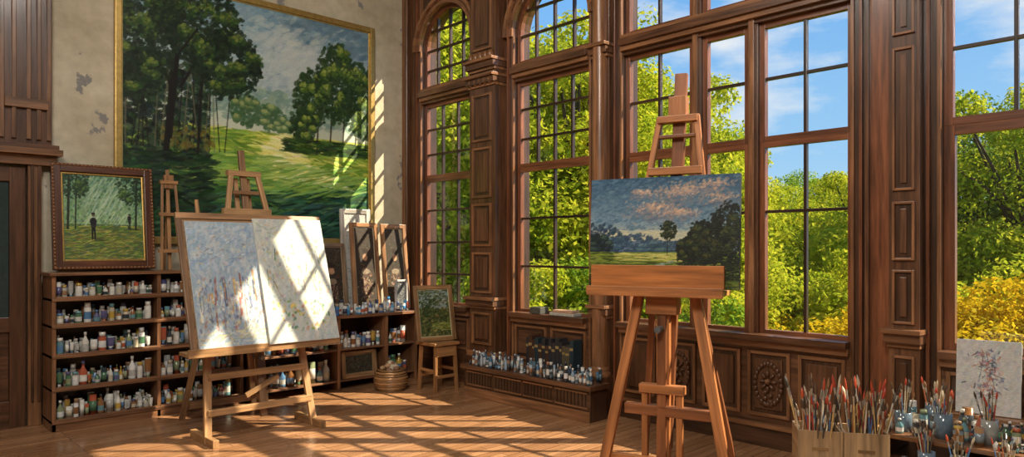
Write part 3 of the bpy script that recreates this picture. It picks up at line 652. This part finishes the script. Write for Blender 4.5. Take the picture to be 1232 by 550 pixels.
def small_pic(name,x,y,z,w,h,fc,inner,pcols,tilt=8,fw=.03,rz=0):
    M=TR(x,y,z,rz)@Matrix.Rotation(math.radians(-tilt),4,'X'); e=empty(name,M)
    b=B(); frame_box(b,0,w,0,h,0,fw,.03,fc,inner,0); b.bb(fw*.5,w-fw*.5,-.01,-.002,fw*.5,h-fw*.5,(.1,.07,.05))
    o=b.build('frame',[WOOD,PAINT],bevel=.003); o.parent=e
    g=fw*1.25; p=P(90,int(90*(h-2*g)/(w-2*g)),pcols[0]); H=(h-2*g)/(w-2*g)
    p.sc(700,(0,1),(0,1),.04,.025,1,pcols,.7)
    if 'portrait' in name:
        p.sc(160,(.2,.8),(.02,.5),.05,.05,1,[(.35,.24,.2),(.45,.3,.22),(.28,.2,.2)],.8,shape='g')
        p.dab(.5,.62,.13,.17,0,(.72,.54,.42),.95); p.dab(.5,.70,.16,.12,0,(.16,.11,.08),.9); p.dab(.5,.61,.11,.13,0,(.76,.58,.45),.95)
        p.dab(.5,.44,.22,.13,0,(.68,.62,.52),.8); p.dab(.45,.63,.015,.012,0,(.15,.1,.08),1); p.dab(.55,.63,.015,.012,0,(.15,.1,.08),1); p.dab(.5,.575,.03,.008,0,(.5,.22,.18),1)
        p.sc(120,(.1,.9),(.05,.45),.04,.03,1,[(.62,.52,.4),(.3,.22,.2),(.75,.68,.55)],.6,shape='g')
    if 'landscape' in name:
        p.sc(200,(0,1),(.6,1),.06,.02,.2,[(.62,.68,.66),(.5,.58,.6)],.7); p.sc(150,(0,.5),(.35,.85),.03,.025,1,[(.14,.2,.1),(.22,.3,.14)],.85,shape='g'); p.sc(100,(.4,1),(.1,.3),.06,.012,0,[(.6,.58,.3),(.42,.48,.2)],.8,aj=.1)
    o=p.obj('canvas',(g,-.016,g),(w-2*g,0,0),(0,0,h-2*g)); o.parent=e
DK=[(.24,.2,.16),(.32,.28,.22),(.16,.15,.14),(.28,.24,.18),(.2,.24,.2)]
GR=[(.25,.3,.15),(.4,.42,.2),(.15,.18,.1),(.55,.5,.3),(.3,.25,.15)]
LT=[(.7,.7,.68),(.6,.62,.62),(.5,.5,.5),(.75,.72,.65)]
small_pic('framed_portrait',4.06,6.72,.767,.35,.98,(.40,.21,.10),(.5,.42,.3),DK,6,.045)
small_pic('framed_portrait',4.43,6.68,.767,.34,.97,(.40,.21,.10),(.35,.22,.12),DK,6,.045)
small_pic('white_framed_picture',4.00,6.86,.767,.38,1.13,(.7,.69,.66),(.6,.58,.5),LT,3,.05)
small_pic('small_portrait',3.66,6.74,.767,.34,.75,(.3,.2,.12),(.4,.3,.2),DK,7,.035)
small_pic('small_card_picture',4.53,6.62,.767,.16,.34,(.7,.7,.68),(.6,.6,.6),[(.3,.3,.3),(.7,.7,.7),(.5,.5,.48)],2,.02)
small_pic('crated_picture',3.80,6.52,.10,.42,.28,(.35,.2,.1),(.3,.2,.1),DK,6,.04)
# stool with painting
b=B(); c=(.40,.20,.08); SX,SY=4.50,5.80; SZ=.50
for ax in(-.12,.12):
    for ay in(-.12,.12): b.bar((SX+ax*1.15,SY+ay*1.15,0),(SX+ax,SY+ay,SZ-.03),.032,.032,c)
b.bb(SX-.16,SX+.16,SY-.16,SY+.16,SZ-.03,SZ,c)
for ay in(-.13,.13): b.bb(SX-.12,SX+.12,SY+ay-.01,SY+ay+.01,.14,.17,c)
for ax in(-.13,.13): b.bb(SX+ax-.01,SX+ax+.01,SY-.12,SY+.12,.2,.23,c)
b.bb(SX-.12,SX+.12,SY-.145,SY-.13,.36,.46,c)
b.build('wooden_stool',[WOODR],bevel=.003)
small_pic('framed_landscape_picture',4.28,5.86,SZ+.002,.44,.58,(.32,.18,.08),(.55,.45,.25),GR,12,.04,math.radians(-12))
# woven basket
b=B(); bc=(4.14,6.12,0); 
for k in range(9):
    t=k/9; r=.10+.07*math.sin(math.pi*(.15+t*.75)); b.lathe(bc,[(r,.025*k),(r+.012,.025*k+.012),(r,.025*k+.025)],(.36,.2,.09) if k%2 else (.22,.12,.05),0,20)
b.cyl((bc[0],bc[1],0.0),(bc[0],bc[1],.02),.11,.12,(.2,.1,.05),0,16)
b.lathe(bc,[(.001,.20),(.13,.20)],(.1,.06,.03),0,20)
for k in range(30):
    t=k*1.9; q=random.random(); b.ell((bc[0]+.10*math.cos(t)*q,bc[1]+.10*math.sin(t)*q,.22+.07*(1-q)*random.random()),(.035,.03,.025),random.choice([(.5,.3,.15),(.3,.15,.08),(.6,.5,.35)]))
b.build('woven_basket',[PAINT])
# bench bottles & books
b=B(); 
CO[:]=[(.25,.35,.45),(.08,.14,.18),(.4,.45,.5),(.3,.15,.08),(.06,.16,.28),(.04,.05,.06)]
y=3.82
while y<5.36:
    x=4.54
    while x<4.74:
        r=random.uniform(.009,.02); h=random.uniform(.04,.15)
        if random.random()<.85: jar(b,x+random.uniform(0,.01),y+random.uniform(-.006,.006),.312,h,r,random.choice(WH[:3]+CO+CO),random.choice(WH+CO+CO),random.choice((0,1,1,2)),8)
        x+=.042
    y+=.042
b.build('glass_bottles',[GLOSS]); CO[:]=old
b=B(); y=4.2
while y<4.80:
    t=random.uniform(.025,.05);h=random.uniform(.24,.32); b.bb(4.79,4.91,y,y+t,.312,.312+h,random.choice([(.03,.03,.035),(.06,.03,.02),(.02,.04,.05),(.1,.08,.05)])); b.bb(4.788,4.791,y+.003,y+t-.003,.312+h*.7,.312+h*.78,(.35,.25,.1)); y+=t+.002
b.build('books',[PAINT],bevel=.004)
SB=ZS+.017
b=B(); b.bb(4.88,5.00,4.28,4.58,SB,SB+.028,(.45,.43,.38)); b.bb(4.89,4.99,4.3,4.55,SB+.028,SB+.053,(.5,.3,.2)); b.bb(4.88,5.0,4.7,4.84,SB,SB+.063,(.08,.08,.07)); b.build('books',[PAINT],bevel=.004)
# ------------------------------------------------------------------ right foreground
TZ=.30
b=B(); c=(.20,.09,.04); b.bb(3.62,4.80,-.8,1.74,TZ-.04,TZ,c)
for x in(3.68,4.74):
    for y in(-.74,1.68): b.bb(x-.03,x+.03,y-.03,y+.03,0,TZ-.04,c)
b.bb(3.66,4.78,1.64,1.67,TZ-.11,TZ-.04,c); b.bb(3.65,3.68,-.7,1.64,TZ-.11,TZ-.04,c)
b.build('low_work_table',[WOOD],bevel=.004)
RZ=.45
b=B(); b.bb(4.13,4.60,-.4,1.42,RZ-.025,RZ,(.24,.11,.05)); 
for y in(-.4,.2,.8,1.39): b.bb(4.14,4.59,y,y+.03,TZ+.001,RZ-.025,(.2,.09,.04))
b.build('table_riser',[WOOD],bevel=.003)
BH=[(.6,.45,.25),(.35,.12,.05),(.45,.05,.03),(.08,.06,.05),(.65,.55,.4),(.1,.2,.4),(.6,.4,.15),(.05,.05,.05),(.15,.1,.06)]
def brush(b,x,y,z,L,tx,ty,rr=.0035):
    d=Vector((tx,ty,1)).normalized(); p=Vector((x,y,z)); hc=random.choice(BH); s=random.uniform(.8,1.5)*rr
    b.cyl(p,p+d*L*.74,s*.7,s,hc,0,6); b.cyl(p+d*L*.74,p+d*L*.85,s*1.05,s*1.2,(.6,.58,.5),1,6)
    q=p+d*L*.85; R=d.to_track_quat('Z','Y').to_matrix(); s2=random.uniform(1.2,2.2)*s
    b.lathe(q,[(s*1.1,0),(s2,L*.05),(s2*.8,L*.10),(.0004,L*.15)],random.choice([(.25,.13,.06),(.08,.05,.03),(.6,.5,.35),(.45,.06,.03),(.12,.07,.04),(.05,.04,.03),(.5,.08,.03)]),0,6,True,1,1,R)
b=B(); c=(.46,.31,.17); MX=TR(3.86,1.51,TZ+.001,math.radians(-58))
for x0,x1 in((-.22,-.0),(.004,.22)):
    b.bb(x0,x0+.012,-.11,.11,0,.20,c,2);b.bb(x1-.012,x1,-.11,.11,0,.20,c,2);b.bb(x0+.012,x1-.012,-.11,-.098,0,.2,c,2);b.bb(x0+.012,x1-.012,.098,.11,0,.2,c,2);b.bb(x0+.012,x1-.012,-.098,.098,0,.01,c,2)
b.bb(-.15,-.07,-.113,-.11,.10,.115,(.25,.15,.07),2); b.bb(.07,.15,-.113,-.11,.10,.115,(.25,.15,.07),2)
for k in range(120):
    x=random.choice((random.uniform(-.19,-.03),random.uniform(.03,.19))); y=random.uniform(-.08,.08)
    brush(b,x,y,.02,random.uniform(.26,.48),(x*.4)+random.uniform(-.24,.24),y*.6+random.uniform(-.24,.24),.0038)
b.build('paintbrush_box',[PAINT,GILT,WOODR],M=MX,bevel=0)
J1=[(4.03,1.14),(3.95,.98),(4.03,.80),(3.93,.66)]; J2=[(4.26,1.32),(4.24,1.12),(4.28,.92),(4.42,1.22)]
b=B()
for (x,y),zz in [(q,TZ) for q in J1]+[(q,RZ) for q in J2]:
    h=random.uniform(.10,.14);r=random.uniform(.033,.045); cc=random.choice([(.2,.24,.25),(.3,.3,.28),(.12,.17,.22),(.3,.15,.08)])
    b.lathe((x,y,zz),[(.001,0),(r,0),(r*1.02,h*.5),(r,h),(r*.9,h),(r*.88,.01),(.001,.01)],cc,2,16)
    for k in range(13):
        a=random.random()*6.28; q=r*.6*random.random(); brush(b,x+q*math.cos(a)*.5,y+q*math.sin(a)*.5,zz+.012,random.uniform(.18,.28),.3*math.cos(a)*random.random(),.3*math.sin(a)*random.random(),.003)
b.build('brush_jars',[PAINT,GILT,GLOSS])
def scatter_b(name,x0,x1,y0,y1,z,n,avoid,dark):
    b=B(); spots=[]
    for k in range(n):
        x=random.uniform(x0,x1);y=random.uniform(y0,y1); r=random.uniform(.011,.028)
        if (x-3.86)**2+(y-1.5)**2<.31**2: continue
        if any((x-a)**2+(y-c2)**2<(r+q+.003)**2 for a,c2,q in spots): continue
        if any((x-a)**2+(y-c2)**2<(r+.05)**2 for a,c2 in avoid): continue
        spots.append((x,y,r)); jar(b,x,y,z,random.uniform(2,5)*r+.01,r,random.choice(WH[:2]+CO+[(.05,.06,.07)]*dark+[(.2,.25,.28)]*4),random.choice(WH+CO+[(.05,.05,.05)]*5),random.choice((0,1,1,2)),12)
    b.build(name,[GLOSS])
scatter_b('ink_bottles',3.68,4.10,.1,1.6,TZ,500,J1,8); scatter_b('ink_bottles',4.16,4.57,-.2,1.39,RZ,700,J2,7)
b=B(); b.bb(4.64,4.79,.66,1.20,TZ+.001,RZ+.06,(.3,.14,.06)); b.bb(4.63,4.64,.68,1.18,TZ+.03,RZ+.03,(.4,.2,.09)); b.build('wooden_crate',[WOOD],bevel=.004)
e=empty('abstract_canvas',TR(4.68,1.175,RZ+.063,math.radians(-82))@Matrix.Rotation(math.radians(-10),4,'X'))
p=P(120,150,(.76,.75,.73)); p.sc(600,(0,1),(0,1),.06,.03,1,[(.78,.77,.75),(.70,.71,.72),(.74,.71,.67)],.6,.03)
for (cx,cy,w,h,n) in((.50,.62,.22,.22,90),(.36,.78,.18,.10,30),(.50,.38,.22,.16,50),(.62,.5,.16,.3,40)):
    p.sc(n,(cx-w,cx+w),(cy-h,cy+h),.04,.012,1,[(.58,.32,.30),(.32,.38,.52),(.74,.54,.46),(.20,.20,.26),(.48,.56,.60),(.70,.42,.26),(.82,.80,.78),(.5,.4,.55)],.7,.05,shape='g',aj=1.6)
p.line(.46,.84,.60,.35,.008,(.22,.22,.28)); p.line(.35,.6,.72,.5,.006,(.3,.22,.26)); p.line(.3,.3,.6,.22,.006,(.35,.3,.32)); p.line(.42,.75,.35,.42,.006,(.22,.26,.4))
b=B(); b.bb(0,.31,0,.02,0,.42,(.62,.62,.6)); b.bb(-.003,.313,.02,.03,.35,.41,(.5,.5,.5)); o=b.build('stretcher',[PAINT],bevel=.002); o.parent=e; o=p.obj('canvas',(.002,-.0015,.002),(.306,0,0),(0,0,.416)); o.parent=e
b=B()
for x,y,h,r in((4.0,1.95,.16,.05),(4.12,2.05,.12,.045),(4.2,1.9,.2,.04),(3.95,2.1,.1,.04),(4.3,2.02,.14,.05)): jar(b,x,y,0.0,h,r,(.03,.035,.04),(.06,.05,.05),1,14)
b.build('dark_bottles',[GLOSS])
# ------------------------------------------------------------------ OUTSIDE
GZ=-1.0
G=mat_simple('grass',(.05,.12,.015),(.14,.24,.035),1.5,.9)
plane('lawn',[(XW+.31,-45,GZ),(75,-45,GZ),(75,70,GZ),(XW+.31,70,GZ)],G)
BARK=mat_simple('bark',(.04,.03,.02),(.11,.08,.06),6,.9)
LG=mat_leaf('leaf_green',[(.0,(.04,.13,.015)),(.3,(.16,.34,.03)),(.6,(.40,.58,.05)),(1,(.76,.84,.08))])
LY=mat_leaf('leaf_lime',[(.0,(.10,.20,.02)),(.3,(.36,.50,.03)),(.6,(.68,.74,.05)),(1,(.98,.90,.08))])
LD=mat_leaf('leaf_deep',[(.0,(.03,.09,.03)),(.35,(.10,.22,.05)),(.65,(.24,.38,.07)),(1,(.48,.58,.11))])
LO=mat_leaf('leaf_golden',[(.0,(.40,.34,.02)),(.4,(.90,.60,.02)),(.75,(.99,.72,.03)),(1,(1.0,.86,.08))])
def tree_mesh(name,seed,H,R,nleaf,leaf,lmat,trunk=True,ncl=45,zc=.62,zr=.38,shell=.7):
    r=np.random.default_rng(seed)
    d=r.normal(size=(ncl,3)); d/=np.linalg.norm(d,axis=1)[:,None]; d*=(r.random(ncl)**.4)[:,None]
    cl=d*np.array([R,R,zr*H])+np.array([0,0,zc*H]); cr=r.uniform(.2,.36,ncl)*R
    bb=B()
    if trunk:
        bb.cyl((0,0,0),(.05*R,0,H*.35),.035*H*.6,.02*H*.8,(1,1,1),0,8,False)
        bb.cyl((.05*R,0,H*.35),(0,.05*R,H*.8),.016*H,.005*H,(1,1,1),0,6,False)
        for k in range(min(22,ncl)):
            z0=H*r.uniform(.25,.6); m=Vector((cl[k][0]*.45,cl[k][1]*.45,(z0+cl[k][2])/2+.03*H))
            bb.cyl((0,0,z0),m,.009*H,.006*H,(1,1,1),0,5,False); bb.cyl(m,cl[k],.006*H,.002*H,(1,1,1),0,5,False)
    ci=r.integers(0,ncl,nleaf); u=r.normal(size=(nleaf,3)); u/=np.linalg.norm(u,axis=1)[:,None]
    pos=cl[ci]+u*(cr[ci]*r.uniform(shell,1.08,nleaf))[:,None]*np.array([1,1,.8])
    nrm=u+r.normal(size=(nleaf,3))*.7+np.array([0,0,.4]); nrm/=np.linalg.norm(nrm,axis=1)[:,None]
    t=np.cross(nrm,r.normal(size=(nleaf,3))); t/=np.linalg.norm(t,axis=1)[:,None]; w=np.cross(nrm,t)
    s=(leaf*r.uniform(.6,1.3,nleaf))[:,None]
    V=np.stack([pos-t*s,pos+w*s*.55,pos+t*s,pos-w*s*.55],1).reshape(-1,3)
    o=len(bb.v); F=(np.arange(nleaf*4).reshape(-1,4)+o).tolist()
    me=bpy.data.meshes.new(name); me.from_pydata(bb.v+V.tolist(),[],bb.f+F)
    me.materials.append(BARK); me.materials.append(lmat)
    me.polygons.foreach_set('material_index',[0]*len(bb.f)+[1]*nleaf); me.update(); return me
T=[tree_mesh('t0',1,9,3.0,28000,.068,LG),tree_mesh('t1',2,9,2.8,28000,.068,LY),tree_mesh('t2',3,9,3.2,15000,.075,LD,ncl=34,shell=.6),tree_mesh('t3',4,9,3.0,26000,.068,LY,zc=.55,zr=.45)]
S=[tree_mesh('s0',5,2.2,1.5,14000,.042,LG,False,22,.5,.5),tree_mesh('s1',6,2.2,1.5,14000,.042,LY,False,22,.5,.5),tree_mesh('s2',8,2.2,1.5,16000,.040,LO,False,22,.5,.5)]
def put(name,me,px,t,top):
    u=(px-616)/850; x=t*(.6921+.7218*u); y=t*(.7218-.6921*u); H=9 if me in T else 2.2
    s=(top-GZ)/H; ob=bpy.data.objects.new(name,me); scene.collection.objects.link(ob)
    sx=s*random.uniform(.9,1.1)
    if me in S: sx=max(s,1.0)
    lim=(x-5.6)/(3.5 if me in T else 1.85)
    sx=min(sx,lim)
    ob.matrix_world=Matrix.Translation((x,y,GZ))@Matrix.Rotation(random.random()*6.28,4,'Z')@Matrix.Diagonal((sx,sx,s,1))
for i,t,d,top in((0,450,18,8),(1,500,16,7.4),(3,550,15,7.0),(3,600,14,6.8),(0,650,17,6.4),(1,690,13,5.8),(3,745,14,6.0),(1,800,17,6.0),(1,862,17,4.2),(0,835,21,5.2),(1,930,19,3.4),(3,985,21,3.8),(1,1035,20,3.8),(0,1090,22,4.6),(2,1165,15,4.9),(3,1140,25,5.2),(1,1235,13,4.6),(3,1205,21,5.0),(0,1300,17,5.5),(3,1400,15,5.5),(1,1550,14,5),(3,900,28,4.6),(0,960,30,4.8),(1,1020,32,5.0),(0,1240,28,5.5),(3,760,24,7.2),(0,580,23,8),(1,700,24,7.6)):
    put('oak_tree' if i in(0,2) else 'maple_tree',T[i],t,d,top)
for k,(i,t,d,top) in enumerate(((0,480,14,1.4),(1,560,12,1.2),(0,620,11,1.3),(1,670,10.5,1.1),(0,740,10,1.4),(1,800,10.5,1.2),(0,860,11,1.3),(1,920,11.5,1.1),(1,960,13,1.6),(2,1015,9.5,.72),(2,985,11.5,.8),(1,1060,11,1.2),(2,1150,9.5,.98),(2,1200,9.0,1.05),(2,1255,8.5,.95),(1,1190,13,1.7),(1,1140,14,1.8),(0,1260,12,1.5),(1,1330,9,1.2),(0,1430,9,1.2),(1,880,16,2.2),(0,820,15,2.2),(1,700,14,2.2),(1,1000,15,2.0),(1,1050,16,2.3),(1,600,14,2.2),(0,520,15,2.2))):
    put('flowering_shrub' if i==2 else 'garden_shrub',S[i],t,d,top)
# ------------------------------------------------------------------ LIGHT
w=bpy.data.worlds.new('sky'); scene.world=w; w.use_nodes=True; nt=w.node_tree; nt.nodes.clear()
out=nt.nodes.new('ShaderNodeOutputWorld'); bg=nt.nodes.new('ShaderNodeBackground')
tc=nd(nt,'ShaderNodeTexCoord').outputs['Generated']
sp=nd(nt,'ShaderNodeSeparateXYZ'); nt.links.new(tc,sp.inputs[0])
c=ramp(nt,sp.outputs['Z'],[(.0,(.60,.83,1.0)),(.12,(.38,.68,1.0)),(.4,(.15,.45,.95)),(1,(.06,.24,.75))])
n=noise(nt,mapping(nt,tc,(2,2,6)),2.0,7,.6)
c=mixc(nt,c,(1,1,1),ramp(nt,n,[(.52,(0,0,0)),(.72,(.85,.85,.85))]))
nt.links.new(c,bg.inputs[0]); bg.inputs[1].default_value=1.0; nt.links.new(bg.outputs[0],out.inputs[0])
L=bpy.data.lights.new('sun','SUN'); L.energy=12.5; L.angle=math.radians(.5); L.color=(1,.85,.62)
o=bpy.data.objects.new('sun',L); scene.collection.objects.link(o); o.rotation_euler=Vector((-.72,.69,-.87)).to_track_quat('-Z','Y').to_euler()
def area(name,loc,tgt,size,power,col):
    L=bpy.data.lights.new(name,'AREA'); L.shape='DISK'; L.size=size; L.energy=power; L.color=col
    o=bpy.data.objects.new(name,L); scene.collection.objects.link(o); o.location=loc; o.rotation_euler=(Vector(tgt)-Vector(loc)).to_track_quat('-Z','Y').to_euler()
area('fill_light',(-.8,.2,4.6),(3.2,4.5,1.0),1.6,215,(1,.94,.85))  # added fill near the ceiling to brighten the interior, no real fixture
area('fill_light',(1.5,3.0,4.8),(3.5,4.5,1.0),1.4,85,(1,.95,.87))  # second added fill from overhead, unseen and without a lamp body
# ------------------------------------------------------------------ CAMERA
cd=bpy.data.cameras.new('camera'); cd.sensor_width=36; cd.lens=850/1232*36; cd.shift_y=25/1232; cd.clip_end=300
cam=bpy.data.objects.new('camera',cd); scene.collection.objects.link(cam); cam.location=(0,0,1.45); cam.rotation_euler=(math.radians(90),0,math.radians(-43.8))
scene.camera=cam
scene.view_settings.view_transform='Standard'; scene.view_settings.look='None'; scene.view_settings.exposure=0
